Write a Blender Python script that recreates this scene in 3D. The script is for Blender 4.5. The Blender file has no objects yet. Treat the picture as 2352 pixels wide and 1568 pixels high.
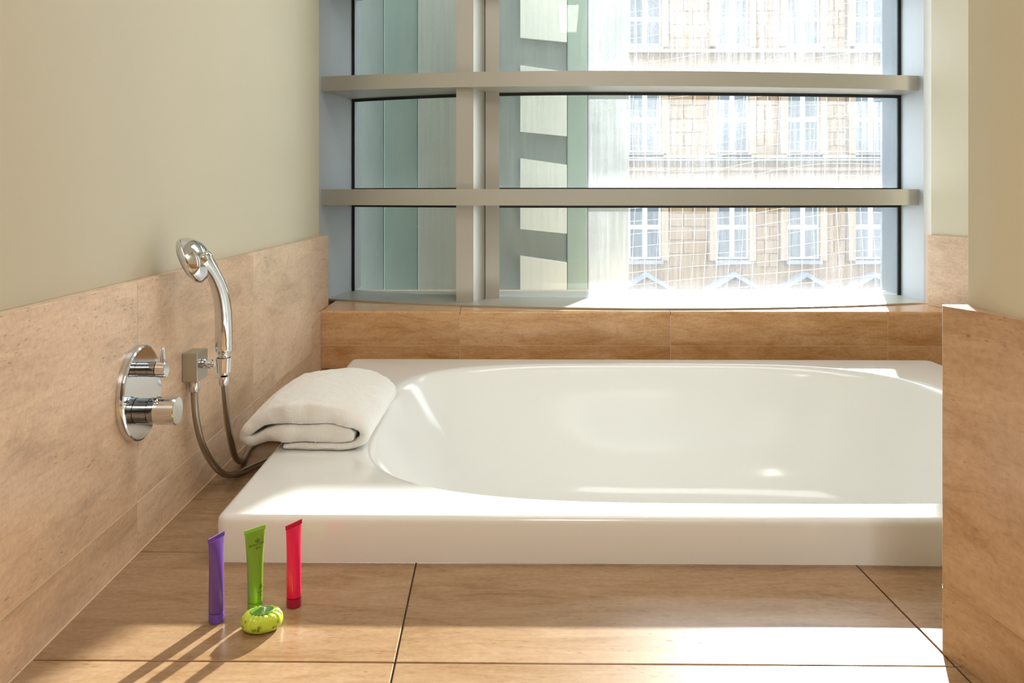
import bpy, bmesh, math, random
from mathutils import Vector, Matrix, noise

sc = bpy.context.scene
COL = sc.collection
random.seed(7)
PI = math.pi

# ------------------------------------------------------------ camera
cam_d = bpy.data.cameras.new('camera')
cam = bpy.data.objects.new('camera', cam_d)
COL.objects.link(cam)
cam.location = (0, 0, .60)
cam.rotation_euler = (PI / 2, 0, 0)
cam_d.sensor_width = 36
cam_d.lens = 36 * 1950 / 2352
cam_d.shift_x = (1176 - 1135.6) / 2352
cam_d.shift_y = -(784 - 447) / 2352
cam_d.clip_start = .02
cam_d.clip_end = 300
sc.camera = cam

# ------------------------------------------------------------ sky, sun, added fill lights, exposure
world = bpy.data.worlds.new('sky')
sc.world = world
world.use_nodes = True
bg = world.node_tree.nodes['Background']
bg.inputs[0].default_value = (.86, .93, 1.0, 1)
bg.inputs[1].default_value = 4.9
sun_d = bpy.data.lights.new('sun', 'SUN')
sun = bpy.data.objects.new('sun', sun_d)
COL.objects.link(sun)
sun.location = (4, 9, 4)
sun.rotation_euler = Vector((.415, 1, .353)).to_track_quat('Z', 'Y').to_euler()
sun_d.energy = 17.5
sun_d.angle = math.radians(1.1)
sun_d.color = (1.0, .99, .985)

def area(name, loc, rot, sx, sy, power, color):
    d = bpy.data.lights.new(name, 'AREA')
    d.shape = 'RECTANGLE'
    d.size = sx
    d.size_y = sy
    d.energy = power
    d.color = color
    o = bpy.data.objects.new(name, d)
    o.location = loc
    o.rotation_euler = rot
    COL.objects.link(o)
    return o
area('room_fill', (.30, -.55, 2.05), (0, 0, 0), .40, 1.1, 17.5, (1.0, .96, .90))  # added fill, brightens the room from out of view
area('tub_fill', (.55, 1.95, 2.05), (0, 0, 0), 1.2, .60, 11, (1.0, .99, .98))  # added fill, brightens the tub alcove from above the frame
sc.view_settings.view_transform = 'Standard'
sc.view_settings.look = 'None'
sc.view_settings.gamma = 1
sc.view_settings.exposure = .27
sc.view_settings.use_curve_mapping = False

# ------------------------------------------------------------ materials
class NT:
    def __init__(self, name):
        self.m = bpy.data.materials.new(name)
        self.m.use_nodes = True
        self.t = self.m.node_tree
        self.n = self.t.nodes
        self.b = self.n['Principled BSDF']
        self.out = self.n['Material Output']
    def add(self, kind, **kw):
        n = self.n.new(kind)
        for k, v in kw.items():
            if k in n.inputs.keys() if isinstance(k, str) else False:
                n.inputs[k].default_value = v
            else:
                setattr(n, k, v)
        return n
    def link(self, a, b):
        self.t.links.new(a, b)
    def coords(self, scale, rand=True, rot=(0, 0, 0)):
        tc = self.n.new('ShaderNodeTexCoord')
        mp = self.n.new('ShaderNodeMapping')
        mp.inputs['Scale'].default_value = scale
        mp.inputs['Rotation'].default_value = rot
        if rand:
            oi = self.n.new('ShaderNodeObjectInfo')
            mu = self.n.new('ShaderNodeMath'); mu.operation = 'MULTIPLY'
            mu.inputs[1].default_value = 37.0
            self.link(oi.outputs['Random'], mu.inputs[0])
            va = self.n.new('ShaderNodeVectorMath'); va.operation = 'ADD'
            self.link(tc.outputs['Object'], va.inputs[0])
            self.link(mu.outputs[0], va.inputs[1])
            self.link(va.outputs[0], mp.inputs['Vector'])
        else:
            self.link(tc.outputs['Object'], mp.inputs['Vector'])
        return mp.outputs[0]
    def noise(self, vec, scale, detail=4, rough=.55, dist=0):
        n = self.n.new('ShaderNodeTexNoise')
        n.inputs['Scale'].default_value = scale
        n.inputs['Detail'].default_value = detail
        n.inputs['Roughness'].default_value = rough
        n.inputs['Distortion'].default_value = dist
        self.link(vec, n.inputs['Vector'])
        return n.outputs['Fac']
    def ramp(self, fac, stops):
        r = self.n.new('ShaderNodeValToRGB')
        e = r.color_ramp.elements
        while len(e) < len(stops):
            e.new(.5)
        for i, (p, c) in enumerate(stops):
            e[i].position = p
            e[i].color = c if len(c) == 4 else (*c, 1)
        self.link(fac, r.inputs[0])
        return r.outputs[0]
    def mix(self, fac, a, b, mode='MIX'):
        n = self.n.new('ShaderNodeMix')
        n.data_type = 'RGBA'
        n.blend_type = mode
        for i, v in ((0, fac), (6, a), (7, b)):
            if hasattr(v, 'links'):
                self.link(v, n.inputs[i])
            elif i == 0:
                n.inputs[0].default_value = v
            else:
                n.inputs[i].default_value = (*v, 1)
        return n.outputs[2]
    def bump(self, h, strength=.2, dist=.002, prev=None):
        n = self.n.new('ShaderNodeBump')
        n.inputs['Strength'].default_value = strength
        n.inputs['Distance'].default_value = dist
        self.link(h, n.inputs['Height'])
        if prev is not None:
            self.link(prev, n.inputs['Normal'])
        self.link(n.outputs[0], self.b.inputs['Normal'])
        return n.outputs[0]

def simple(name, col, rough=.5, metal=0, spec=.5, coat=0):
    t = NT(name)
    t.b.inputs['Base Color'].default_value = (*col, 1)
    t.b.inputs['Roughness'].default_value = rough
    t.b.inputs['Metallic'].default_value = metal
    t.b.inputs['Specular IOR Level'].default_value = spec
    t.b.inputs['Coat Weight'].default_value = coat
    t.b.inputs['Coat Roughness'].default_value = .05
    return t

def stone(name, axis, tilt, rough=.32, light=1.0, warm=1.0):
    """cream-tan travertine: bands along `axis`, small elongated pits"""
    t = NT(name)
    # scale: short along the banding direction
    sx, sy, sz = {'x': (.22, 1, 1), 'y': (1, .22, 1)}[axis]
    rot = (0, tilt, 0) if axis == 'x' else (tilt, 0, 0)
    v = t.coords((sx, sy, sz), True, rot)
    band = t.noise(v, 20, 9, .72, .7)
    wide = t.noise(v, 2.4, 2, .5, .3)
    v2 = t.coords((1, 1, 1), True)
    mott = t.noise(v2, 120, 3, .6)
    L = light
    def cc(r, g, b):
        k = warm
        return (r * L, (g * k + r * .80 * (1 - k)) * L, (b * k + r * .62 * (1 - k)) * L)
    c1 = t.ramp(band, [(.30, cc(.41, .25, .14)), (.46, cc(.55, .365, .22)), (.56, cc(.60, .41, .26)), (.70, cc(.66, .47, .31))])
    c2 = t.ramp(wide, [(.32, (.80, .74, .66)), (.62, (1.0, 1.0, 1.0))])
    c = t.mix(1, c1, c2, 'MULTIPLY')
    c = t.mix(.22, c, t.ramp(mott, [(.3, (.55, .55, .55)), (.7, (1.3, 1.3, 1.3))]), 'MULTIPLY')
    fine = t.noise(t.coords({'x': (.22, 1, 1), 'y': (1, .22, 1)}[axis], True, rot), 150, 4, .7, .3)
    c = t.mix(.24, c, t.ramp(fine, [(.36, (.62, .52, .42)), (.50, (1, 1, 1)), (.70, (1.12, 1.12, 1.12))]), 'MULTIPLY')
    # pits
    p = t.n.new('ShaderNodeTexVoronoi')
    p.feature = 'F1'
    v3 = t.coords({'x': (.28, 1, 1), 'y': (1, .28, 1)}[axis], True, rot)
    wob = t.noise(v3, 30, 2, .5)
    va = t.n.new('ShaderNodeVectorMath'); va.operation = 'ADD'
    t.link(v3, va.inputs[0])
    ms = t.n.new('ShaderNodeMath'); ms.operation = 'MULTIPLY'; ms.inputs[1].default_value = .03
    t.link(wob, ms.inputs[0]); t.link(ms.outputs[0], va.inputs[1])
    t.link(va.outputs[0], p.inputs['Vector'])
    p.inputs['Scale'].default_value = 150
    pit = t.ramp(p.outputs['Distance'], [(.10, (1, 1, 1)), (.25, (0, 0, 0))])
    dens = t.ramp(t.noise(v, 24, 5, .7), [(.47, (0, 0, 0)), (.62, (1, 1, 1))])
    pm = t.mix(1, pit, dens, 'MULTIPLY')
    pm2 = t.mix(1, pm, (.62, .62, .62), 'MULTIPLY')
    c = t.mix(pm2, c, (.20, .10, .05))
    t.link(c, t.b.inputs['Base Color'])
    t.b.inputs['Roughness'].default_value = rough
    t.b.inputs['Specular IOR Level'].default_value = .45
    inv = t.n.new('ShaderNodeInvert')
    t.link(pm, inv.inputs['Color'])
    t.bump(inv.outputs[0], .25, .001)
    return t.m

M = {}
M['stone_wall'] = stone('limestone_wall', 'y', .10, .38, 1.42, .36)
M['stone_sill'] = stone('limestone_sill', 'x', .06, .22, 1.28, 1.55)
M['stone_floor'] = stone('limestone_floor', 'x', .0, .26, .66, 1.35)
M['stone_right'] = stone('limestone_right', 'y', -.25, .42, 1.0, 1.1)
M['grout_light'] = simple('grout_light', (.72, .52, .36), .8).m
M['grout_dark'] = simple('grout_dark', (.16, .12, .09), .9).m

def plaster(name, col):
    t = NT(name)
    v = t.coords((1, 1, 1), False)
    cl = t.noise(v, 1.6, 3, .5)
    c = t.mix(cl, tuple(x * .95 for x in col), tuple(min(1, x * 1.04) for x in col))
    t.link(c, t.b.inputs['Base Color'])
    t.b.inputs['Roughness'].default_value = .55
    v2 = t.coords((1, 1, .12), False)
    t.bump(t.noise(v2, 420, 2, .6), .12, .0006)
    return t.m
M['plaster'] = plaster('plaster', (.64, .59, .45))
M['ceiling'] = plaster('ceiling_paint', (.80, .79, .75))

t = NT('frame_metal')
t.b.inputs['Base Color'].default_value = (.50, .475, .42, 1)
t.b.inputs['Metallic'].default_value = .35
t.b.inputs['Roughness'].default_value = .38
v = t.coords((1, 1, 40), False)
t.bump(t.noise(v, 60, 2, .5), .04, .0003)
M['frame'] = t.m
M['gasket'] = simple('gasket_rubber', (.012, .014, .018), .6).m
M['outer_metal'] = simple('outer_metal', (.10, .12, .15), .5, .1).m
M['jamb'] = simple('jamb_metal', (.43, .455, .49), .5, .1).m

def dirty_glass():
    t = NT('dirty_glass')
    t.n.remove(t.b)
    tr = t.n.new('ShaderNodeBsdfTransparent'); tr.inputs[0].default_value = (.95, .985, .97, 1)
    gl = t.n.new('ShaderNodeBsdfGlossy'); gl.inputs['Roughness'].default_value = .02
    mx = t.n.new('ShaderNodeMixShader'); mx.inputs[0].default_value = .02
    t.link(tr.outputs[0], mx.inputs[1]); t.link(gl.outputs[0], mx.inputs[2])
    tl = t.n.new('ShaderNodeBsdfTranslucent'); tl.inputs[0].default_value = (.9, .93, 1, 1)
    df = t.n.new('ShaderNodeBsdfDiffuse'); df.inputs[0].default_value = (.6, .62, .62, 1)
    m2 = t.n.new('ShaderNodeMixShader'); m2.inputs[0].default_value = .35
    t.link(tl.outputs[0], m2.inputs[1]); t.link(df.outputs[0], m2.inputs[2])
    # dirt factor: vertical runs, fine dust, scratches
    vs = t.coords((1, 1, .035), False)
    st = t.ramp(t.noise(vs, 75, 4, .7), [(.42, (0, 0, 0)), (.78, (1, 1, 1))])
    v1 = t.coords((1, 1, 1), False)
    du = t.ramp(t.noise(v1, 170, 6, .8), [(.40, (0, 0, 0)), (.75, (1, 1, 1))])
    cl = t.ramp(t.noise(v1, 3.0, 3, .5), [(.3, (.35, .35, .35)), (.7, (1, 1, 1))])
    a = t.mix(.52, st, du)
    a = t.mix(1, a, cl, 'MULTIPLY')
    # factor rises with height, so the upper panes come out whiter
    oc = t.n.new('ShaderNodeSeparateXYZ')
    t.link(v1, oc.inputs[0])
    up = t.ramp(oc.outputs['Z'], [(.45, (.30, .30, .30)), (1.0, (.62, .62, .62))])
    up2 = t.mix(1, up, (2.2, 2.2, 2.2), 'MULTIPLY')
    a = t.mix(1, a, up2, 'MULTIPLY')
    mr = t.n.new('ShaderNodeMapRange')
    mr.inputs['To Min'].default_value = .022
    mr.inputs['To Max'].default_value = .24
    # factor is raised along the foot of every pane
    gc = t.n.new('ShaderNodeTexCoord')
    sp = t.n.new('ShaderNodeSeparateXYZ')
    t.link(gc.outputs['Generated'], sp.inputs[0])
    foot = t.ramp(sp.outputs['Z'], [(0, (.6, .6, .6)), (.05, (.22, .22, .22)), (.20, (0, 0, 0))])
    a = t.mix(1, a, foot, 'ADD')
    t.link(a, mr.inputs['Value'])
    m3 = t.n.new('ShaderNodeMixShader')
    t.link(mr.outputs[0], m3.inputs[0])
    t.link(mx.outputs[0], m3.inputs[1]); t.link(m2.outputs[0], m3.inputs[2])
    t.link(m3.outputs[0], t.out.inputs['Surface'])
    return t.m
M['glass'] = dirty_glass()

M['tub'] = simple('white_acrylic', (.83, .83, .81), .13, 0, .45, 0).m
M['chrome'] = simple('chrome', (.72, .745, .78), .07, 1).m
M['chrome_dark_reflection'] = simple('chrome_dark_reflection', (.30, .32, .35), .08, 1).m  # chrome copy for the knob sleeves, dark reflections put into the colour
M['satin'] = simple('satin_nickel', (.50, .50, .46), .30, 1).m
M['hose'] = simple('hose_metal', (.42, .38, .33), .28, 1).m
M['dark'] = simple('dark_rubber', (.03, .03, .035), .5).m
M['face'] = simple('spray_face_grey', (.25, .27, .27), .4).m

t = NT('terry_cloth')
t.b.inputs['Base Color'].default_value = (.93, .92, .89, 1)
t.b.inputs['Roughness'].default_value = .95
t.b.inputs['Specular IOR Level'].default_value = .1
t.b.inputs['Sheen Weight'].default_value = .3
v = t.coords((1, 1, 1), False)
n1 = t.bump(t.noise(v, 380, 3, .7), .9, .0016)
v2 = t.coords((1, .25, 1), False)
t.bump(t.noise(v2, 60, 3, .6), .5, .003, n1)
M['towel'] = t.m
M['towel_tag'] = simple('woven_tag', (.85, .80, .62), .7).m

def plastic(name, col, sub=.0):
    t = simple(name, col, .28, 0, .5, .3)
    t.b.inputs['Transmission Weight'].default_value = 0
    t.b.inputs['Subsurface Weight'].default_value = sub
    t.b.inputs['Subsurface Radius'].default_value = (.02, .02, .02)
    t.b.inputs['Subsurface Scale'].default_value = .5
    return t.m
M['purple'] = plastic('purple_plastic', (.13, .05, .30), .15)
M['purple_cap'] = plastic('purple_cap', (.14, .06, .42))
M['green'] = plastic('green_plastic', (.17, .34, .02), .2)
M['green_cap'] = plastic('green_cap', (.16, .33, .03))
M['red'] = plastic('red_plastic', (.80, .0, .075), .10)
M['red_cap'] = plastic('red_cap', (.40, .0, .04))
M['red_crimp'] = plastic('red_crimp', (.50, .0, .035))
M['lime'] = plastic('lime_wrap', (.52, .66, .05), .1)
M['label_green'] = plastic('label_green', (.13, .30, .04))
M['ink'] = simple('dark_ink', (.03, .05, .02), .5).m
M['ink_purple'] = simple('purple_ink', (.09, .04, .30), .5).m
M['ink_brown'] = simple('brown_ink', (.13, .09, .02), .5).m

def facade_mat(name, a, b):
    t = NT(name)
    v = t.coords((1, 1, 1), True)
    c = t.mix(t.noise(v, .9, 5, .6), a, b)
    t.link(c, t.b.inputs['Base Color'])
    t.b.inputs['Roughness'].default_value = .9
    return t.m
M['facade'] = facade_mat('ochre_stone', (.155, .097, .055), (.20, .132, .08))
M['facade_trim'] = facade_mat('pale_stone', (.20, .14, .095), (.24, .175, .125))
M['cornice'] = facade_mat('grey_zinc', (.12, .13, .16), (.18, .19, .23))
M['white_paint'] = simple('white_paint', (.42, .44, .50), .5).m
M['far_pane'] = simple('dark_window_glass', (.06, .07, .09), .08).m
def mottled(name, a, b, s=6):
    t = NT(name)
    v = t.coords((1, 1, .25), False)
    f = t.noise(v, s, 6, .7)
    t.link(t.mix(f, a, b), t.b.inputs['Base Color'])
    t.b.inputs['Roughness'].default_value = .8
    return t.m
M['ext_dark'] = mottled('grey_concrete', (.17, .20, .19), (.33, .37, .34))
M['ext_green'] = mottled('green_panel', (.19, .26, .22), (.32, .40, .35))
M['ext_grey'] = mottled('beige_grey_panel', (.36, .38, .34), (.50, .52, .46))
M['ext_sun_patch'] = mottled('sun_patch_panel', (.78, .80, .76), (.88, .90, .86))  # sunlit patches put into the colour of these panels
M['ext_mint'] = mottled('mint_panel', (.30, .40, .35), (.40, .50, .44))
M['ext_frost'] = mottled('frosted_panel', (.34, .38, .38), (.46, .50, .50))
M['street'] = facade_mat('asphalt', (.10, .10, .10), (.18, .18, .17))
M['net'] = simple('white_cord', (.9, .9, .88), .6).m
M['fill_face'] = simple('fill_panel_face', (.9, .9, .85), .5).m  # face of the added fill panels

# ------------------------------------------------------------ geometry helpers
SH = .0125
def shear(bm):
    for v in bm.verts:
        v.co.y -= SH * v.co.x

def link(name, bm, mat, parent=None, smooth=False, angle=35):
    me = bpy.data.meshes.new(name)
    bmesh.ops.recalc_face_normals(bm, faces=bm.faces)
    bm.to_mesh(me)
    bm.free()
    if smooth:
        me.shade_smooth()
        me.set_sharp_from_angle(angle=math.radians(angle))
    me.materials.append(mat)
    o = bpy.data.objects.new(name, me)
    COL.objects.link(o)
    if parent:
        o.parent = parent
    return o

def box_bm(x0, x1, y0, y1, z0, z1, bev=0, seg=1, bm=None):
    own = bm is None
    if own:
        bm = bmesh.new()
    vs = [bm.verts.new((x, y, z)) for z in (z0, z1) for y in (y0, y1) for x in (x0, x1)]
    for f in ((0, 2, 3, 1), (4, 5, 7, 6), (0, 1, 5, 4), (2, 6, 7, 3), (0, 4, 6, 2), (1, 3, 7, 5)):
        bm.faces.new([vs[i] for i in f])
    if bev and own:
        bmesh.ops.bevel(bm, geom=list(bm.edges), offset=bev, segments=seg, profile=.5, affect='EDGES')
    return bm

def prism_bm(poly, z0, z1, bev=0, seg=1):
    bm = bmesh.new()
    a = [bm.verts.new((x, y, z0)) for x, y in poly]
    b = [bm.verts.new((x, y, z1)) for x, y in poly]
    n = len(poly)
    bm.faces.new(a[::-1])
    bm.faces.new(b)
    for i in range(n):
        bm.faces.new((a[i], a[(i + 1) % n], b[(i + 1) % n], b[i]))
    if bev:
        es = [e for e in bm.edges if e.calc_face_angle(0) > .6]
        bmesh.ops.bevel(bm, geom=es, offset=bev, segments=seg, profile=.5, affect='EDGES')
    return bm

def strip_solid(xs, yf, yb, z0, z1, bm=None):
    """solid bar following front curve yf(x) and back curve yb(x)"""
    if bm is None:
        bm = bmesh.new()
    rows = [[bm.verts.new((x, yf(x), z0)), bm.verts.new((x, yf(x), z1)), bm.verts.new((x, yb(x), z1)), bm.verts.new((x, yb(x), z0))] for x in xs]
    for a, b in zip(rows, rows[1:]):
        for k in range(4):
            bm.faces.new((a[k], a[(k + 1) % 4], b[(k + 1) % 4], b[k]))
    bm.faces.new(rows[0])
    bm.faces.new(rows[-1][::-1])
    return bm

def linspace(a, b, n):
    return [a + (b - a) * i / (n - 1) for i in range(n)]

def frame_for(d):
    d = d.normalized()
    u = d.orthogonal().normalized()
    return u, d.cross(u)

def lathe(profile, origin, axis, n=40, bm=None, cap=True, up=None):
    """profile: (distance along axis, radius)"""
    if bm is None:
        bm = bmesh.new()
    o = Vector(origin)
    d = Vector(axis).normalized()
    u, w = frame_for(d)
    rings = []
    for s, r in profile:
        rings.append([bm.verts.new(o + d * s + (u * math.cos(2 * PI * k / n) + w * math.sin(2 * PI * k / n)) * r) for k in range(n)])
    for a, b in zip(rings, rings[1:]):
        for k in range(n):
            bm.faces.new((a[k], a[(k + 1) % n], b[(k + 1) % n], b[k]))
    if cap:
        bm.faces.new(rings[0][::-1])
        bm.faces.new(rings[-1])
    return bm

def catmull(pts, per=10):
    P = [Vector(p) for p in pts]
    P = [P[0] * 2 - P[1]] + P + [P[-1] * 2 - P[-2]]
    out = []
    for i in range(1, len(P) - 2):
        for k in range(per):
            s = k / per
            a, b, c, d = P[i - 1], P[i], P[i + 1], P[i + 2]
            out.append(.5 * ((2 * b) + (c - a) * s + (2 * a - 5 * b + 4 * c - d) * s * s + (3 * b - a - 3 * c + d) * s ** 3))
    out.append(P[-2])
    return out

def tube(pts, rad, n=14, bm=None, cap=True, flat=None):
    """sweep a circle; rad float or list"""
    if bm is None:
        bm = bmesh.new()
    m = len(pts)
    rr = rad if isinstance(rad, (list, tuple)) else [rad] * m
    tan = []
    for i in range(m):
        tan.append((pts[min(i + 1, m - 1)] - pts[max(i - 1, 0)]).normalized())
    u = tan[0].orthogonal().normalized()
    rings = []
    for i in range(m):
        u = (u - tan[i] * u.dot(tan[i])).normalized()
        w = tan[i].cross(u)
        rings.append([bm.verts.new(pts[i] + (u * math.cos(2 * PI * k / n) + w * math.sin(2 * PI * k / n)) * rr[i]) for k in range(n)])
    for a, b in zip(rings, rings[1:]):
        for k in range(n):
            bm.faces.new((a[k], a[(k + 1) % n], b[(k + 1) % n], b[k]))
    if cap:
        bm.faces.new(rings[0][::-1])
        bm.faces.new(rings[-1])
    return bm

def struct(name, bm, mat, smooth=False):
    o = link(name, bm, mat, None, smooth)
    o['kind'] = 'structure'
    o['label'] = STRUCT_LABELS.get(name, name.replace('_', ' '))
    return o

def thing(name, loc, label, cat, group=None):
    o = bpy.data.objects.new(name, None)
    o.empty_display_size = .05
    o.location = loc
    COL.objects.link(o)
    o['label'] = label
    o['category'] = cat
    if group:
        o['group'] = group
    return o

def local(bm, root):
    """move world-space geometry into the root's space"""
    bmesh.ops.translate(bm, verts=bm.verts, vec=-Vector(root.location))
    return bm

STRUCT_LABELS = {
    'wall_left': 'cream plaster wall above a beige limestone wainscot, left of the tub',
    'wall_right': 'curved cream plaster wall on limestone base, nearest on the right',
    'wall_alcove': 'pale plaster strip above stone between window and near right wall',
    'wall_back': 'low limestone wall with a polished ledge under the window',
    'floor': 'beige limestone tiled floor around the bathtub',
    'window_1': 'wide bowed window with champagne metal bars and dusty glass',
}

# ============================================================ STRUCTURE
JW = .0012          # half joint
WT = .4548          # top of the stone wainscot
ZJ = .0870          # low joint

# ---- floor
HX0, HX1, HY0, HY1 = -.40, 1.33, 1.44, 2.66
bm = bmesh.new()
for x0, x1, y0, y1 in ((-.615, HX0, -1.3, 2.96), (HX1, 2.05, -1.3, 2.96), (HX0, HX1, -1.3, HY0), (HX0, HX1, HY1, 2.96)):
    box_bm(x0, x1, y0, y1, -.05, -.008, bm=bm)
shear(bm)
floor = struct('floor', bm, M['grout_dark'])
xj = [-.5985, -.1277, .587, 1.302, 2.017]
yj = [1.088 + .332 * k for k in range(-7, 6)]
yj = [y for y in yj if y < 2.9] + [2.9165]
def floor_tile(x0, x1, y0, y1):
    if x1 - x0 < .02 or y1 - y0 < .01:
        return
    bm = box_bm(x0 + JW, x1 - JW, y0 + JW, y1 - JW, -.008, 0, .0009)
    shear(bm)
    link('tile', bm, M['stone_floor'], floor)
for xa, xb in zip(xj, xj[1:]):
    for ya, yb in zip(yj, yj[1:]):
        if yb <= 1.15 and xa > .58:
            if xa < .6:
                floor_tile(xa, .66, ya, yb)
            continue
        if xb > HX0 and xa < HX1 and yb > HY0 and ya < HY1:
            if xa < HX0:
                floor_tile(xa, HX0, ya, yb)
            if xb > HX1:
                floor_tile(HX1, xb, ya, yb)
            m0, m1 = max(xa, HX0), min(xb, HX1)
            if ya < HY0:
                floor_tile(m0, m1, ya, HY0)
            if yb > HY1:
                floor_tile(m0, m1, HY1, yb)
        else:
            floor_tile(xa, xb, ya, yb)

# ---- left wall: plaster + stone wainscot
bm = box_bm(-.80, -.617, -1.3, 2.985, WT, 2.10)
box_bm(-.80, -.6405, 2.90, 3.0, -.05, WT - .012, bm=bm)
box_bm(-.80, -.602, -1.3, 2.90, -.05, WT - .012, bm=bm)
box_bm(-.80, -.705, 2.985, 3.70, -.05, 2.10, bm=bm)
wl = struct('wall_left', bm, M['plaster'])
gb = box_bm(-.602, -.5974, -1.3, 2.90, 0, WT - .012)
link('grout', gb, M['grout_light'], wl)
link('grout', box_bm(-.5972, -.5952, -1.3, 2.92, -.001, .0012), M['grout_light'], wl)
yw = [-1.3, -.62, .06, .74, 1.42, 2.10, 2.775]
for a, b in zip(yw, yw[1:]):
    link('tile', box_bm(-.612, -.597, a + .0008, b - .0008, .0005, ZJ - .0008, .0007), M['stone_wall'], wl)
    link('tile', box_bm(-.617, -.597, a + .0008, b - .0008, ZJ + .0008, WT, .0012), M['stone_wall'], wl)
link('tile', box_bm(-.612, -.597, 2.7758, 2.921, .001, ZJ - .0008, .0007), M['stone_wall'], wl)
link('tile', box_bm(-.640, -.597, 2.7758, 2.921, ZJ + .0008, .1995, .0007), M['stone_wall'], wl)
link('tile', box_bm(-.64, -.597, 2.7758, 3.055, .2012, WT, .0012), M['stone_wall'], wl)

# ---- back wall: low stone wall with a rounded ledge
bm = box_bm(-.68, 1.62, 2.936, 3.28, -.05, .082)
shear(bm)
box_bm(-.70, 1.75, 3.16, 3.34, 1.87, 2.10, bm=bm)
box_bm(-.70, 1.75, 3.30, 3.62, -.6, .1955, bm=bm)
wb = struct('wall_back', bm, M['grout_light'])
gb = box_bm(-.5985, 1.58, 2.9179, 2.9340, .001, .188)
shear(gb)
link('grout', gb, M['grout_light'], wb)
xs = [-.599, -.118, .604, 1.345, 1.62]
for a, b in zip(xs, xs[1:]):
    bm = bmesh.new()
    # section in YZ with a softly rounded upper front edge
    r = .009
    prof = [(3.29, .0838), (2.9175, .0838)]
    for k in range(7):
        an = PI - (PI / 2) * k / 6
        prof.append((2.9175 + r + r * math.cos(an), .200 - r + r * math.sin(an)))
    prof += [(3.29, .200)]
    A = [bm.verts.new((a + .0008, y, z)) for y, z in prof]
    B = [bm.verts.new((b - .0008, y, z)) for y, z in prof]
    n = len(prof)
    bm.faces.new(A)
    bm.faces.new(B[::-1])
    for k in range(n):
        bm.faces.new((A[k], A[(k + 1) % n], B[(k + 1) % n], B[k]))
    shear(bm)
    link('ledge_stone', bm, M['stone_sill'], wb, True, 30)
    bm = box_bm(a + .0008, b - .0008, 2.9175, 2.935, .001, .0822, .0007)
    shear(bm)
    link('tile', bm, M['stone_sill'], wb)

# ---- right alcove wall (pale strip between the window and the near wall)
P0, P1 = Vector((1.567, 3.07)), Vector((1.609, 2.87))
dr = (P1 - P0).normalized()
nr = Vector((-dr.y, dr.x))
if nr.x < 0:
    nr = -nr
L = 1.80
def strip_poly(off0, off1, s0, s1):
    a = P0 + dr * s0 + nr * off0; b = P0 + dr * s1 + nr * off0
    c = P0 + dr * s1 + nr * off1; d = P0 + dr * s0 + nr * off1
    return [tuple(a), tuple(b), tuple(c), tuple(d)]
bm = prism_bm(strip_poly(.014, .12, 0, L), WT, 2.10)
wr = struct('wall_alcove', bm, M['plaster'])
link('tile', prism_bm(strip_poly(0, .12, 0, .30), .201, WT, .0012), M['stone_wall'], wr)
link('tile', prism_bm(strip_poly(0, .12, .3016, .98), .201, WT, .0012), M['stone_wall'], wr)
link('tile', prism_bm(strip_poly(0, .12, .9816, L), .201, WT, .0012), M['stone_wall'], wr)
link('tile', prism_bm(strip_poly(.02, .12, .17, L), .001, .199, .0012), M['stone_wall'], wr)
# inner side of the alcove's near wall
wa = struct('wall_near', box_bm(.752, 2.05, 1.15, 1.27, 0, 2.10), M['plaster'])

# ---- near right wall: gently curved stone base with plaster above
face = [(.586, 1.110), (.5905, 1.092), (.5955, 1.073), (.600, 1.056), (.6035, 1.040), (.606, 1.022), (.608, 1.0), (.6095, .975), (.6105, .95), (.611, .90)]
painted = [(.628, 1.125), (.6255, 1.105), (.622, 1.086), (.619, 1.068), (.6165, 1.05), (.6155, 1.03), (.6155, 1.0), (.6165, .95), (.617, .9), (.617, -1.3), (.75, -1.3), (.75, 1.125)]
bm = prism_bm(painted, WT, 2.10)
wn = struct('wall_right', bm, M['plaster'], True)
link('grout', prism_bm([(x + .0008, min(y, 1.108)) for x, y in face] + [(.612, -1.3), (.74, -1.3), (.74, 1.12), (.60, 1.112)], 0, WT - .01), M['grout_light'], wn)
def right_tiles(z0, z1):
    f0 = face + [(.611, .7408)]
    link('tile', prism_bm(f0 + [(.63, .7408), (.63, 1.05), (.745, 1.10), (.745, 1.135), (.592, 1.122)], z0, z1, .0022, 2), M['stone_right'], wn, True, 30)
    for a, b in ((.0608, .7392), (-.6192, .0592), (-1.3, -.6208)):
        link('tile', box_bm(.611, .63, a, b, z0, z1, .001), M['stone_right'], wn)
right_tiles(.001, ZJ - .0008)
right_tiles(ZJ + .0008, WT)

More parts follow.
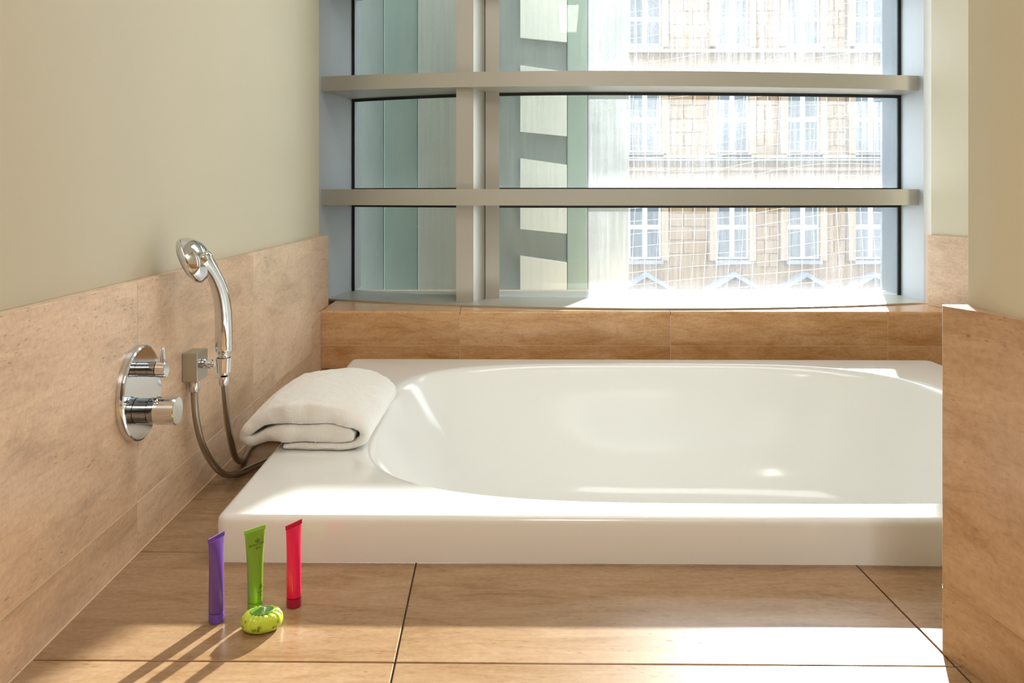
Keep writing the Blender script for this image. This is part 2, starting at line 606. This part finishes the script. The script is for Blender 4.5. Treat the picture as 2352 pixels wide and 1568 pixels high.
# ---- rear wall, ceiling
M['rear_dark'] = mottled('rear_dark', (.07, .045, .03), (.12, .08, .05), 8)  # invented dark tone for the unseen wall, darkens reflections in the chrome
struct('wall_rear', box_bm(-.80, 2.17, -1.42, -1.3, 0, 2.10), M['rear_dark'])
for nm, x, y, sx, sy, lab in (('fill_light_panel', .30, -.55, .40, 1.1, 'long added fill light panel, out of view above the bathroom floor'), ('fill_light_panel', .55, 1.95, 1.2, .60, 'added fill light panel, out of view above the bathtub')):  # unseen housings built around the two added fill lights
    cl = thing(nm, (x, y, 2.0998), lab, 'light')
    fr = bmesh.new()
    for a in (-1, 1):
        box_bm(x + a * (sx / 2 + .02) - .018, x + a * (sx / 2 + .02) + .018, y - sy / 2 - .038, y + sy / 2 + .038, 2.045, 2.0996, bm=fr)
        box_bm(x - sx / 2 - .0018, x + sx / 2 + .0018, y + a * (sy / 2 + .02) - .018, y + a * (sy / 2 + .02) + .018, 2.045, 2.0996, bm=fr)
    link('fill_frame', local(fr, cl), M['outer_metal'], cl)
    link('fill_diffuser', local(box_bm(x - sx / 2, x + sx / 2, y - sy / 2, y + sy / 2, 2.060, 2.075, .001), cl), M['fill_face'], cl)
struct('ceiling', box_bm(-.80, 2.17, -1.42, 3.34, 2.10, 2.2), M['ceiling'])

# ============================================================ WINDOW
def bar_front(x):
    d = x - .35
    return 3.045 + (.15 if d < 0 else .085) * d * d
def slab_front(x):
    d = x - .62
    return 2.945 + (.175 if d < 0 else .18) * d * d
def glass_y(x):
    d = x - .35
    return 3.24 + (.28 if d < 0 else .0645) * d * d
def edge_y(x):
    return glass_y(x) + .075
win = bpy.data.objects.new('window_1', None)
COL.objects.link(win)
win['kind'] = 'structure'
win['label'] = STRUCT_LABELS['window_1']
WX = linspace(-.662, 1.60, 40)
bars = [(.561, .6205), (.990, 1.0445), (1.41, 1.465), (1.835, 1.87)]
for z0, z1 in bars:
    o = link('transom', strip_solid(WX, bar_front, edge_y, z0, z1), M['frame'], win, True, 30)
o = link('frame_sill', strip_solid(WX, slab_front, lambda x: max(3.47, glass_y(x) + .03), .2006, .2065), M['frame'], win, True, 30)
# jambs
lj = prism_bm([(-.703, 3.15), (-.664, 3.15), (-.58, 3.485), (-.572, 3.64), (-.703, 3.64)], .2066, 1.87)
rj = prism_bm([(1.585, 3.135), (1.66, 3.135), (1.66, 3.345), (1.595, 3.345)], .2066, 1.87)
openings = [(.2066, .561), (.6205, .990), (1.0445, 1.41), (1.465, 1.835)]
link('jamb', lj, M['jamb'], win)
link('jamb', rj, M['jamb'], win)
link('outer_reveal', prism_bm([(1.597, 3.3455), (1.66, 3.3455), (1.66, 3.52), (1.600, 3.52)], .2066, 1.87), M['outer_metal'], win)
# post: front post, slanted web, rear post
mu = link('mullion', prism_bm([(-.140, 3.112), (-.078, 3.112), (-.078, 3.40), (-.140, 3.40)], .2066, 1.86, .001), M['frame'], win)
link('mullion_web', prism_bm([(-.0775, 3.12), (-.0345, 3.222), (-.0345, 3.36), (-.0775, 3.36)], .2066, 1.86), M['frame'], mu)
link('mullion_post', prism_bm([(-.034, 3.215), (.0188, 3.215), (.0188, 3.36), (-.034, 3.36)], .2066, 1.86, .001), M['frame'], mu)
for z0, z1 in openings:
    for xa, xb in ((-.60, -.14), (.0188, 1.597)):
        xs_ = linspace(xa, xb, 16)
        link('glass_pane', strip_solid(xs_, glass_y, lambda x: glass_y(x) + .006, z0 + .001, z1 - .001), M['glass'], win, True, 30)
        g = .011
        bm = strip_solid(xs_, lambda x: glass_y(x) - .012, lambda x: glass_y(x) - .0005, z1 - g, z1 - .0002)
        if z0 > .3:
            strip_solid(xs_, lambda x: glass_y(x) - .012, lambda x: glass_y(x) - .0005, z0 + .0002, z0 + .006, bm=bm)
        gxa, gxb = (-.588, -.572) if xa < 0 else (1.582, 1.596)
        strip_solid([gxa, gxb], lambda x: glass_y(x) - .010, lambda x: glass_y(x) - .0006, z0 + .0002, z1 - g - .0002, bm=bm)
        link('gasket', bm, M['gasket'], win)

# ============================================================ BATHTUB
TX0, TX1, TY0, TY1, TZ = -.457, 1.386, 1.382, 2.720, .075
tub = None
def build_tub():
    cx, cy = .466, 2.045
    def outer_r(phi, ins, rad):
        # ray from the basin centre to a rounded rectangle
        x0, x1, y0, y1 = TX0 + ins, TX1 - ins, TY0 + ins, TY1 - ins
        c, s = math.cos(phi), math.sin(phi)
        lo, hi = 0, 3
        for _ in range(40):
            m = (lo + hi) / 2
            x, y = cx + c * m, cy + s * m
            qx = max(x0 + rad - x, x - (x1 - rad), 0)
            qy = max(y0 + rad - y, y - (y1 - rad), 0)
            inside = (x0 <= x <= x1 and y0 <= y <= y1) and (qx * qx + qy * qy <= rad * rad or qx == 0 or qy == 0)
            if inside:
                lo = m
            else:
                hi = m
        return lo
    def sup_r(phi, al, ar, bn, bf, n):
        c, s = math.cos(phi), math.sin(phi)
        a = al if c < 0 else ar
        b = bn if s < 0 else bf
        return (abs(c / a) ** n + abs(s / b) ** n) ** (-1 / n)
    phis = [2 * PI * k / 240 for k in range(240)]
    for X, Y in ((TX0, TY0), (TX0, TY1), (TX1, TY0), (TX1, TY1)):
        p = math.atan2(Y - cy, X - cx) % (2 * PI)
        phis += [(p + d * .0022) % (2 * PI) for d in range(-12, 13)]
    phis = sorted(phis)
    bm = bmesh.new()
    rings = []
    def ring(fn, z):
        rings.append([bm.verts.new((cx + math.cos(p) * fn(p), cy + math.sin(p) * fn(p), z)) for p in phis])
    R = .018
    for ins, z in ((.0, .0005), (.0, .004), (.0, .02), (.0, .062), (.0012, .068), (.004, .0725), (.008, .0746), (.013, TZ)):
        ring(lambda p, i=ins: outer_r(p, i, R), z)
    # basin: al (left), ar (right), bn (near), bf (far), exponent, z
    a0, b0 = .752, .597
    prof = [(0, 0, 0, 3.7, 0), (.006, .006, .004, 3.7, -.0012), (.013, .013, .009, 3.7, -.005), (.019, .019, .014, 3.65, -.012), (.024, .023, .018, 3.6, -.024),
            (.034, .027, .023, 3.5, -.05), (.060, .034, .030, 3.4, -.10), (.100, .045, .038, 3.3, -.16), (.150, .058, .048, 3.2, -.22), (.205, .074, .062, 3.1, -.28),
            (.255, .094, .082, 3.0, -.33), (.300, .125, .112, 2.9, -.365), (.350, .17, .16, 2.8, -.388), (.42, .24, .23, 2.6, -.400), (.55, .40, .38, 2.3, -.405), (.70, .66, .55, 2, -.406)]
    ring(lambda p: sup_r(p, a0 + .012, a0 + .012, b0 + .008, b0 + .008, 3.7), TZ)
    for dl, drr, db, n, z in prof:
        ring(lambda p, dl=dl, drr=drr, db=db, n=n: sup_r(p, a0 - dl, a0 - drr, b0 - db, b0 - db, n), TZ + z)
    for a, b in zip(rings, rings[1:]):
        m = len(a)
        for k in range(m):
            bm.faces.new((a[k], a[(k + 1) % m], b[(k + 1) % m], b[k]))
    bm.faces.new(rings[-1])
    shear(bm)
    o = link('bathtub', bm, M['tub'], None, True, 50)
    o['label'] = 'large white drop-in bathtub with a low square rim below the window'
    o['category'] = 'bathtub'
    return o
tub = build_tub()

# ============================================================ SHOWER MIXER (on the left wall)
WXF = -.597
mx_ = thing('shower_mixer', (WXF, 1.416, .270), 'round chrome thermostatic mixer plate with two knobs on the left stone wall', 'tap')
XA = (1, 0, 0)
pl = link('plate', local(lathe([(.0002, .076), (.0002, .0795), (.007, .0795), (.0105, .078), (.012, .075)], (WXF, 1.416, .270), XA, 96), mx_), M['chrome'], mx_, True, 25)
uk = link('volume_knob', local(lathe([(.034, .0118), (.035, .0132), (.0490, .0132), (.0502, .0124)], (WXF, 1.416, .309), XA, 48), mx_), M['chrome'], mx_, True, 30)
link('knob_sleeve', local(lathe([(.0121, .0122), (.021, .0122), (.0212, .0115), (.0222, .0115), (.0224, .0125), (.0335, .0125)], (WXF, 1.416, .309), XA, 48), mx_), M['chrome_dark_reflection'], mx_, True, 30)
lk = link('temperature_knob', local(lathe([(.033, .0215), (.034, .0232), (.0675, .0232), (.069, .0222)], (WXF, 1.416, .240), XA, 56), mx_), M['chrome'], mx_, True, 30)
link('knob_sleeve', local(lathe([(.0121, .0205), (.0225, .0205), (.0228, .0193), (.0243, .0193), (.0246, .0212), (.0325, .0212)], (WXF, 1.416, .240), XA, 56), mx_), M['chrome_dark_reflection'], mx_, True, 30)
bm = lathe([(0, .0042), (.0235, .0034), (.0245, .0025)], (WXF + .0435, 1.416, .3205), (0, 0, 1), 20)
link('lever', local(bm, mx_), M['chrome'], uk, True, 40)
link('stop_button', local(lathe([(0, .0042), (.0035, .0042), (.0045, .003)], (WXF + .037, 1.4025, .2585), (0, -.5, .86), 20), mx_), M['chrome'], lk, True, 40)

# ---- outlet block with bracket
ob = thing('wall_outlet', (WXF, 1.6515, .269), 'square satin metal wall outlet with shower bracket, right of the mixer', 'fitting')
link('block', local(box_bm(WXF + .0002, -.5675, 1.622, 1.681, .2415, .2965, .0012), ob), M['satin'], ob)
link('hose_nut', local(lathe([(0, .0098), (.003, .0102), (.021, .0102), (.024, .0088)], (-.5835, 1.650, .2412), (0, 0, -1), 32), ob), M['chrome'], ob, True, 35)
arm_d = Vector((1, .02, -.10)).normalized()
ba = link('bracket_arm', local(lathe([(0, .0095), (.004, .0095), (.006, .0065), (.010, .0065), (.0105, .0092), (.018, .0092), (.0185, .006), (.0235, .006)], Vector((-.5675, 1.651, .2725)), arm_d, 28), ob), M['chrome'], ob, True, 30)
hold = bmesh.new()
lathe([(0, .0108), (0, .0132), (.028, .0148), (.028, .0128), (0, .0108)], (-.5262, 1.6505, .2555), (0, 0, 1), 36, bm=hold, cap=False)
link('holder_ring', local(hold, ob), M['chrome'], ob, True, 30)

# ---- hand shower
hs = thing('hand_shower', (-.526, 1.6505, .2555), 'chrome hand shower with round domed head, standing upright in its wall bracket', 'hand shower')
hp = catmull([(-.5262, 1.6505, .2500), (-.5262, 1.6505, .2840), (-.5256, 1.6480, .3190), (-.5232, 1.6400, .3540), (-.5205, 1.6250, .3880), (-.5195, 1.6070, .4180), (-.5210, 1.5880, .4420), (-.5240, 1.5710, .4600), (-.5290, 1.5585, .4740), (-.5345, 1.5500, .4850), (-.5390, 1.5465, .4930)], 10)
def interp(s, pts):
    for (a, ra), (b, rb) in zip(pts, pts[1:]):
        if s <= b:
            return ra + (rb - ra) * (s - a) / (b - a)
    return pts[-1][1]
nn = len(hp) - 1
rads = [interp(i / nn, [(0, .0085), (.02, .0102), (.105, .0108), (.125, .0108), (.14, .0158), (.20, .0165), (.38, .0160), (.55, .0142), (.66, .0133), (.72, .0140), (.80, .0160), (.88, .0185), (.94, .0165), (.975, .0115), (.99, .007), (1, .002)]) for i in range(nn + 1)]
link('handle', local(tube(hp, rads, 28), hs), M['chrome'], hs, True, 50)
hn = Vector((-.86, -.12, -.42)).normalized()      # the way the spray face looks
hc = Vector((-.5545, 1.562, .4805))
prof = [(-.030, .004), (-.0292, .012), (-.0262, .022), (-.0200, .032), (-.011, .0395), (-.004, .0432), (0, .0445)]
link('head', local(lathe(prof, hc, hn, 48), hs), M['chrome'], hs, True, 50)
link('head_rim', local(lathe([(.0002, .0438), (.0012, .0450), (.004, .0454), (.008, .0444), (.0115, .0418), (.0135, .037)], hc, hn, 48), hs), M['chrome'], hs, True, 35)
link('spray_face', local(lathe([(.0137, .036), (.0155, .033), (.0165, .026)], hc, hn, 40), hs), M['face'], hs, True, 35)
# ---- hose
path = [(-.5835, 1.650, .2165), (-.5825, 1.651, .190), (-.5800, 1.655, .155), (-.5740, 1.668, .110), (-.5640, 1.700, .062), (-.5550, 1.745, .026), (-.5460, 1.800, .0085), (-.5260, 1.845, .0078), (-.5020, 1.900, .0078), (-.4900, 1.970, .0078), (-.5050, 2.045, .0078),
        (-.5400, 2.070, .0078), (-.5690, 2.035, .0078), (-.5720, 1.975, .0078), (-.5640, 1.915, .0080), (-.5570, 1.862, .0160), (-.5500, 1.800, .045), (-.5420, 1.745, .095), (-.5350, 1.700, .150), (-.5290, 1.668, .205), (-.5262, 1.651, .2480)]
hz = thing('shower_hose', (-.5835, 1.650, .2165), 'brushed metal shower hose looping from the wall outlet down behind the tub', 'hose')
hpts = catmull(path, 26)
ho = link('hose_tube', local(tube(hpts, [.0066 + .00025 * (i % 2) for i in range(len(hpts))], 14), hz), M['hose'], hz, True, 60)
link('hose_cone', local(lathe([(0, .0072), (.004, .0098), (.018, .0100), (.0185, .008)], (-.5262, 1.6505, .2290), (0, 0, 1), 28), hz), M['chrome'], hz, True, 35)

# ============================================================ TOWEL
def build_towel():
    S = .000895
    def P(px, py):
        return Vector(((px - 1135.6) * S, (1035 - py) * S + TZ))
    # centre line of the folded cloth seen end-on, thickness alongside
    key = [(814, 1004, 7), (806, 1003, 12), (792, 1001, 17), (760, 999, 19.5), (720, 997, 20), (680, 996, 20), (640, 998, 18.5), (605, 1003, 15), (580, 1004, 14), (564, 995, 14), (562, 981, 15), (578, 969, 17), (610, 959, 18.5),
           (650, 954, 22.5), (700, 951, 24), (745, 954, 23.5), (785, 961, 22), (817, 972, 18), (835, 988, 13.5), (835, 1008, 11.5), (818, 1021, 8.5), (795, 1026, 8.5), (760, 1026.5, 8.3), (720, 1026.5, 8.3), (685, 1026.5, 8), (658, 1027.5, 6.3), (652, 1027.5, 4)]
    cp = catmull([(*P(a, b), t * S) for a, b, t in key], 9)
    m = len(cp)
    left, right = [], []
    for i in range(m):
        d = (cp[min(i + 1, m - 1)] - cp[max(i - 1, 0)])
        d = Vector((d.x, d.y)).normalized()
        nrm = Vector((-d.y, d.x))
        c = Vector((cp[i].x, cp[i].y))
        left.append(c + nrm * cp[i].z)
        right.append(c - nrm * cp[i].z)
    bm = bmesh.new()
    Y0, Y1, NY = 1.745, 2.118, 120
    rows = []
    cen = Vector((-.395, .12))
    for j in range(NY + 1):
        v = j / NY
        y = Y0 + (Y1 - Y0) * v
        row = []
        e = min(v, 1 - v)
        edge = .55 + .45 * math.sqrt(max(0, 1 - max(0, 1 - e / .035) ** 2))
        for side in (left, right):
            r_ = []
            for i, q in enumerate(side):
                c = Vector((cp[i].x, cp[i].y))
                p = c + (q - c) * (edge if e < .05 else 1)
                x = p.x + .012 * v
                z = p.y
                # the far end puffs a little higher, the left end droops over the rim
                lift = .010 * math.sin(PI * min(1, v * 1.1)) * max(0, (z - TZ) / .08)
                z += lift
                droop = max(0, (-.47 - x)) * .35
                z -= droop * (1 - .3 * v)
                h = noise.noise(Vector((x * 16, y * 14, z * 22))) * .0045 + noise.noise(Vector((x * 60, y * 45, z * 60))) * .0018 + noise.noise(Vector((x * 330, y * 330, z * 330))) * .0010
                yy = y + noise.noise(Vector((x * 22, z * 30, v * 2 + 5))) * (.010 if v < .5 else .014) - .006 * math.cos((x + .39) * 12)
                z += h * (1 if z > TZ + .018 else .0)
                z = max(z, TZ + .0008) if x > TX0 - .004 else z
                r_.append(bm.verts.new((x + h * .8, yy + noise.noise(Vector((x * 300, z * 300, y * 300))) * .0012, z)))
            row.append(r_)
        rows.append(row)
    for j in range(NY):
        for s in (0, 1):
            a, b = rows[j][s], rows[j + 1][s]
            for i in range(m - 1):
                bm.faces.new((a[i], a[i + 1], b[i + 1], b[i]))
        for i in (0, m - 1):
            bm.faces.new((rows[j][0][i], rows[j][1][i], rows[j + 1][1][i], rows[j + 1][0][i]))
    for j in (0, NY):
        l, r = rows[j]
        mid = []
        for i in range(m):
            c = (l[i].co + r[i].co) / 2
            c.y += (-.0035 if j == 0 else .0035)
            mid.append(bm.verts.new(c))
        for i in range(m - 1):
            bm.faces.new((l[i], l[i + 1], mid[i + 1], mid[i]))
            bm.faces.new((mid[i], mid[i + 1], r[i + 1], r[i]))
        for i in (0, m - 1):
            bm.faces.new((l[i], mid[i], r[i]))
    return bm
tw = thing('bath_towel', (-.395, 1.745, TZ), 'thick white terry towel folded on the left rim of the tub', 'towel')
link('cloth', local(build_towel(), tw), M['towel'], tw, True, 80)
link('stitched_hem', local(tube([Vector((-.357, 1.7265, .1085)), Vector((-.360, 1.724, .103)), Vector((-.3645, 1.724, .096)), Vector((-.367, 1.726, .0895))], .0007, 8), tw), M['towel_tag'], tw)

# ============================================================ TOILETRIES
def text_mesh(s, size):
    cu = bpy.data.curves.new('lettering', 'FONT')
    cu.body = s
    cu.size = size
    cu.align_x = 'CENTER'
    cu.extrude = 0
    o = bpy.data.objects.new('lettering', cu)
    COL.objects.link(o)
    dg = bpy.context.evaluated_depsgraph_get()
    me = bpy.data.meshes.new_from_object(o.evaluated_get(dg))
    bpy.data.objects.remove(o)
    return me

def make_tube(x, y, ang, w, H, mat, capmat, label, texts=(), lean=(0, 0), capmesh=.0135):
    root = thing('cosmetic_tube', (x, y, 0), label, 'tube', 'toiletry tubes standing on the stone floor')
    r = .0105
    capH = capmesh
    def section(z):
        v = max(0, (z - capH) / (H - capH))
        f = v ** 1.9                      # round -> flat
        a = r * (1 - f) + (w / 2) * f
        b = r * (1 - f ** 1.1) + .0007 * f
        return a, b
    def surf(th, z):
        a, b = section(z)
        return Vector((a * math.cos(th), b * math.sin(th), z))
    def crease(bm):
        pass
    N = 40
    bm = bmesh.new()
    rings = []
    zs = [capH + .0008, capH + .0012] + linspace(capH + .004, H - .0064, 26)
    for z in zs:
        sc_ = .93 if z < capH + .001 else 1
        rings.append([])
        for k in range(N):
            p = surf(2 * PI * k / N, z)
            rings[-1].append(bm.verts.new((p.x * sc_, p.y * sc_, p.z)))
    for a, b in zip(rings, rings[1:]):
        for k in range(N):
            bm.faces.new((a[k], a[(k + 1) % N], b[(k + 1) % N], b[k]))
    bm.faces.new(rings[0][::-1])
    bm.faces.new(rings[-1])
    R = Matrix.Rotation(ang, 4, 'Z')
    S_ = Matrix.Identity(4)
    S_[0][2] = lean[0]
    S_[1][2] = lean[1]
    T = S_ @ R
    def place(bm):
        bmesh.ops.transform(bm, matrix=T, verts=bm.verts)
        return bm
    body = link('tube_body', place(bm), mat, root, True, 60)
    cr = box_bm(-w / 2, w / 2, -.0009, .0009, H - .0065, H, .0004)
    link('crimped_end', place(cr), {'red_plastic': M['red_crimp']}.get(mat.name, mat), root)
    cap = lathe([(.0002, .0098), (.001, .0106), (capH, .0106), (capH + .0002, .0100)], (0, 0, 0), (0, 0, 1), 40)
    link('cap', place(cap), capmat, root, True, 40)
    for s, size, z, th0, m_ in texts:
        me = text_mesh(s, size)
        bmt = bmesh.new()
        bmt.from_mesh(me)
        bmesh.ops.subdivide_edges(bmt, edges=list(bmt.edges), cuts=1)
        for v in bmt.verts:
            zz = z + v.co.y
            if zz > H - .0066:
                v.co = Vector((v.co.x + th0, -.00125, zz))
            else:
                a, b = section(zz)
                th = -PI / 2 + th0 + v.co.x / ((a + b) / 2)
                p = surf(th, zz)
                q = Vector((p.x, p.y, 0))
                n_ = Vector((math.cos(th) / a, math.sin(th) / b, 0)).normalized()
                v.co = p + n_ * .00025
        bmesh.ops.transform(bmt, matrix=T, verts=bmt.verts)
        link('lettering', bmt, m_, body)
    return root
make_tube(-.3913, 1.195, math.radians(68), .0345, .1215, M['purple'], M['purple_cap'], 'purple squeeze tube standing leftmost of the three on the stone floor',
          [('ENJOY', .0055, .1164, .0065, M['ink_purple'])])
make_tube(-.3453, 1.225, math.radians(47), .0350, .1200, M['green'], M['green_cap'], 'green squeeze tube in the middle, behind the wrapped soap',
          [('*', .013, .0950, .10, M['ink']), ('BATH CARE', .0038, .0955, .10, M['ink']), ('SPA', .0034, .0910, .10, M['ink']), ('*', .014, .031, .36, M['ink']), ('fresh', .0042, .0345, .36, M['ink']), ('body gel', .0034, .0290, .36, M['ink']), ('30 ml', .003, .0240, .36, M['ink'])])
make_tube(-.2928, 1.2394, math.radians(59), .0330, .1220, M['red'], M['red_cap'], 'bright red squeeze tube standing rightmost of the three, near the tub')

def build_soap():
    root = thing('wrapped_soap', (-.3215, 1.176, 0), 'small round soap in pleated lime green wrapping, in front of the green tube', 'soap')
    bm = bmesh.new()
    N = 144
    a, b, h = .0285, .0235, .0235
    prof = [(.55, .0004), (.80, .0012), (.95, .0045), (1.0, .0095), (.985, .0145), (.92, .0190), (.80, .0222), (.66, .0236), (.52, .0236), (.30, .0230)]
    rings = []
    for i, (s, z) in enumerate(prof):
        r_ = []
        for k in range(N):
            th = 2 * PI * k / N
            amp = {0: 0, 1: .01, 2: .012, 3: .012, 4: .018, 5: .03, 6: .045, 7: .05, 8: .045, 9: .02}[i]
            pl_ = math.sin(th * 17 + 1.1 * math.sin(th * 3)) + .6 * math.sin(th * 29 + 2)
            ss = s * (1 + amp * pl_ * .35) + noise.noise(Vector((math.cos(th) * 1.6, math.sin(th) * 1.6, z * 60))) * .03
            zz = z + (amp * pl_ * .012 if i > 3 else 0)
            r_.append(bm.verts.new((a * ss * math.cos(th), b * ss * math.sin(th), max(.0003, zz))))
        rings.append(r_)
    for A, B in zip(rings, rings[1:]):
        for k in range(N):
            bm.faces.new((A[k], A[(k + 1) % N], B[(k + 1) % N], B[k]))
    bm.faces.new(rings[0][::-1])
    bm.faces.new(rings[-1])
    rz = Matrix.Rotation(math.radians(20), 4, 'Z')
    bmesh.ops.transform(bm, matrix=rz, verts=bm.verts)
    wr_ = link('wrapper', bm, M['lime'], root, True, 70)
    lb = lathe([(0, .98), (.0006, 1.0), (.0010, .97)], (0, 0, 0), (0, 0, 1), 48)
    for v in lb.verts:
        v.co = Vector((v.co.x * .0165, v.co.y * .0128, v.co.z + .02395))
    bmesh.ops.transform(lb, matrix=rz, verts=lb.verts)
    link('seal_label', lb, M['label_green'], root, True, 40)
    # small printed marks round the side
    for s, size, th0, z0 in (('SPA', .0062, -1.95, .0065), ('*', .012, -1.78, .006), ('spa', .0055, -1.05, .0075), ('*', .010, -.85, .009), ('spa', .005, -2.75, .010), ('*', .010, -2.6, .013)):
        me = text_mesh(s, size)
        bmt = bmesh.new()
        bmt.from_mesh(me)
        bmesh.ops.subdivide_edges(bmt, edges=list(bmt.edges), cuts=1)
        for v in bmt.verts:
            zz = z0 + v.co.y
            th = th0 + v.co.x / .026
            rr = interp(zz, [(0, .80), (.0012, .80), (.0045, .95), (.0095, 1.0), (.0145, .985), (.019, .92), (.03, .80)]) + .035
            v.co = Vector((a * rr * math.cos(th), b * rr * math.sin(th), zz))
        bmesh.ops.transform(bmt, matrix=rz, verts=bmt.verts)
        link('lettering', bmt, M['ink_brown'], wr_)
build_soap()

# ============================================================ OUTSIDE
# neighbouring building right outside the left half of the window
an = thing('annex_wall', (0, 3.84, -9), 'grey and mint panelled wall close outside the left half of the window', 'building')
def panel(x0, x1, y, z0, z1, mat, name='wall_panel', th=.05):
    return link(name, local(box_bm(x0, x1, y, y + th, z0, z1, .003), an), mat, an)
AT = 3.0
panel(-.95, -.503, 3.86, -9, AT, M['ext_dark'])
panel(-.501, -.347, 3.85, -9, AT, M['ext_green'])
panel(-.345, -.17, 3.84, -9, AT, M['ext_grey'])
panel(-.168, .328, 3.85, -9, AT, M['ext_dark'])
panel(.3305, .421, 3.838, -9, AT, M['ext_mint'])
panel(.423, .608, 3.838, -9, AT, M['ext_frost'])
# sun patches on the annex wall, built as pale slanted panels
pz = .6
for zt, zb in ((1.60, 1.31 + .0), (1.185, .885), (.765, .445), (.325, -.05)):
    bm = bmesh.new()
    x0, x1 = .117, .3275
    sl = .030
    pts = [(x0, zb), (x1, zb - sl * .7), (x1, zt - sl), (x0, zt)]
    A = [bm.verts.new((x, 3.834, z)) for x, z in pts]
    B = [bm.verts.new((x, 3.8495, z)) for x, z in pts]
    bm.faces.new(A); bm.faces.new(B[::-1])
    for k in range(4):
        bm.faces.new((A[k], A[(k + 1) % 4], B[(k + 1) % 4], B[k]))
    link('sun_patch_panel', local(bm, an), M['ext_sun_patch'], an)

# the palace across the street
FY = 30.0
K = FY / 1950
fb = thing('palace_facade', (10, FY, -9), 'ochre stone palace with tall white windows across the street', 'building')
def fx(px): return (px - 1135.6) * K
def fz(py): return .6 + (447 - py) * K
link('wall', local(box_bm(-8, 26, FY, FY + 8, -9, fz(-60)), fb), M['facade'], fb)
wcen = [1155, 1317, 1480, 1680, 1842, 1997, 2160, 2322]
def far_window(cx, ytop, ybot, ymid):
    x0, x1 = fx(cx - 37), fx(cx + 37)
    z0, z1 = fz(ybot), fz(ytop)
    b = box_bm(x0, x1, FY - .06, FY - .01, z0, z1)
    f = link('window', local(b, fb), M['white_paint'], fb)
    w = (x1 - x0)
    zm = fz(ymid)
    for (a, c) in ((x0 + .07, x0 + w / 2 - .09), (x0 + w / 2 + .09, x1 - .07)):
        for (p, q) in ((z0 + .07, zm - .08), (zm + .08, z1 - .07)):
            link('pane', local(box_bm(a, c, FY - .075, FY - .061, p, q), fb), M['far_pane'], f)
    link('window_surround', local(box_bm(x0 - .24, x0 - .002, FY - .22, FY - .001, z0 - .05, z1 + .1), fb), M['facade_trim'], fb)
    link('window_surround', local(box_bm(x1 + .002, x1 + .24, FY - .22, FY - .001, z0 - .05, z1 + .1), fb), M['facade_trim'], fb)
    link('window_sill', local(box_bm(x0 - .05, x1 + .05, FY - .30, FY - .001, z0 - .17, z0 - .052), fb), M['cornice'], fb)
for cx in wcen:
    far_window(cx, 442, 594, 521)
    far_window(cx, 196, 350, 275)
    far_window(cx, -30, 105, 45)
    # pediment of the floor below
    bm = bmesh.new()
    for s in (-1, 1):
        pts = [(0, fz(622)), (s * fx(1135.6 + 78), fz(668)), (s * fx(1135.6 + 78), fz(678)), (0, fz(633))]
        A = [bm.verts.new((fx(cx) + x, FY - .5, z)) for x, z in pts]
        B = [bm.verts.new((fx(cx) + x, FY - .001, z)) for x, z in pts]
        bm.faces.new(A); bm.faces.new(B[::-1])
        for k in range(4):
            bm.faces.new((A[k], A[(k + 1) % 4], B[(k + 1) % 4], B[k]))
    link('pediment', local(bm, fb), M['cornice'], fb)
for ya, yb, dd, mt in ((356, 364, .30, 'facade_trim'), (366, 370, .45, 'cornice'), (384, 392, .16, 'facade_trim'), (116, 124, .35, 'facade_trim'), (-56, -66, .6, 'facade_trim')):
    z0, z1 = sorted((fz(ya), fz(yb)))
    link('cornice_band', local(box_bm(-8, 26, FY - dd, FY - .001, z0, z1), fb), M[mt], fb)
# ashlar courses between the windows
for i, (c0, c1) in enumerate(zip(wcen, wcen[1:])):
    a, b = fx(c0 + 37) + .30, fx(c1 - 37) - .30
    z = fz(612)
    k = 0
    while z < fz(-20):
        top = z + .44
        mid = a + (b - a) * (.38 if k % 2 else .62)
        if not (fz(394) < top and z < fz(354)) and not (fz(124) < top + .01 and z < fz(114)):
            link('stone_block', local(box_bm(a, mid - .02, FY - .05, FY - .001, z, top, .012), fb), M['facade'], fb)
            link('stone_block', local(box_bm(mid + .02, b, FY - .05, FY - .001, z, top, .012), fb), M['facade'], fb)
        z += .475
        k += 1
bm = box_bm(-14, 24, 3.36, 3.9, 5.0, 15)  # unseen outer wall, added to keep sky light off the palace
box_bm(2.2, 24, 3.36, 3.9, -9, 5.0, bm=bm)
struct('wall_outer_skyblock', bm, M['ext_grey'])
gr = struct('ground', box_bm(-40, 60, 4.2, 60, -9.2, -9.0), M['street'])

# pigeon net stretched outside the glass
def build_net():
    bm = bmesh.new()
    NY_ = 4.30
    def warp(x, z):
        s = math.sin(x * 2.1 + z * 1.3)
        return Vector((x + .006 * math.sin(z * 9 + x * 4) + .010 * noise.noise(Vector((x * 2, z * 2, 3))), NY_ + .03 * s, z + .085 * x + .012 * math.sin(x * 7 + z * 5) + .03 * noise.noise(Vector((x * 1.4, z * 1.1, 0)))))
    r = .0007
    x = -.55
    while x < 2.05:
        pts = [warp(x, z) for z in linspace(-.35, 2.2, 64)]
        tube(pts, r, 4, bm=bm)
        x += .060
    z = -.35
    while z < 2.2:
        pts = [warp(x, z) for x in linspace(-.55, 2.04, 64)]
        tube(pts, r, 4, bm=bm)
        z += .063
    o = link('bird_net', bm, M['net'])
    o['label'] = 'white bird net of thin cord hanging outside the window glass'
    o['category'] = 'net'
    o['kind'] = 'stuff'
build_net()
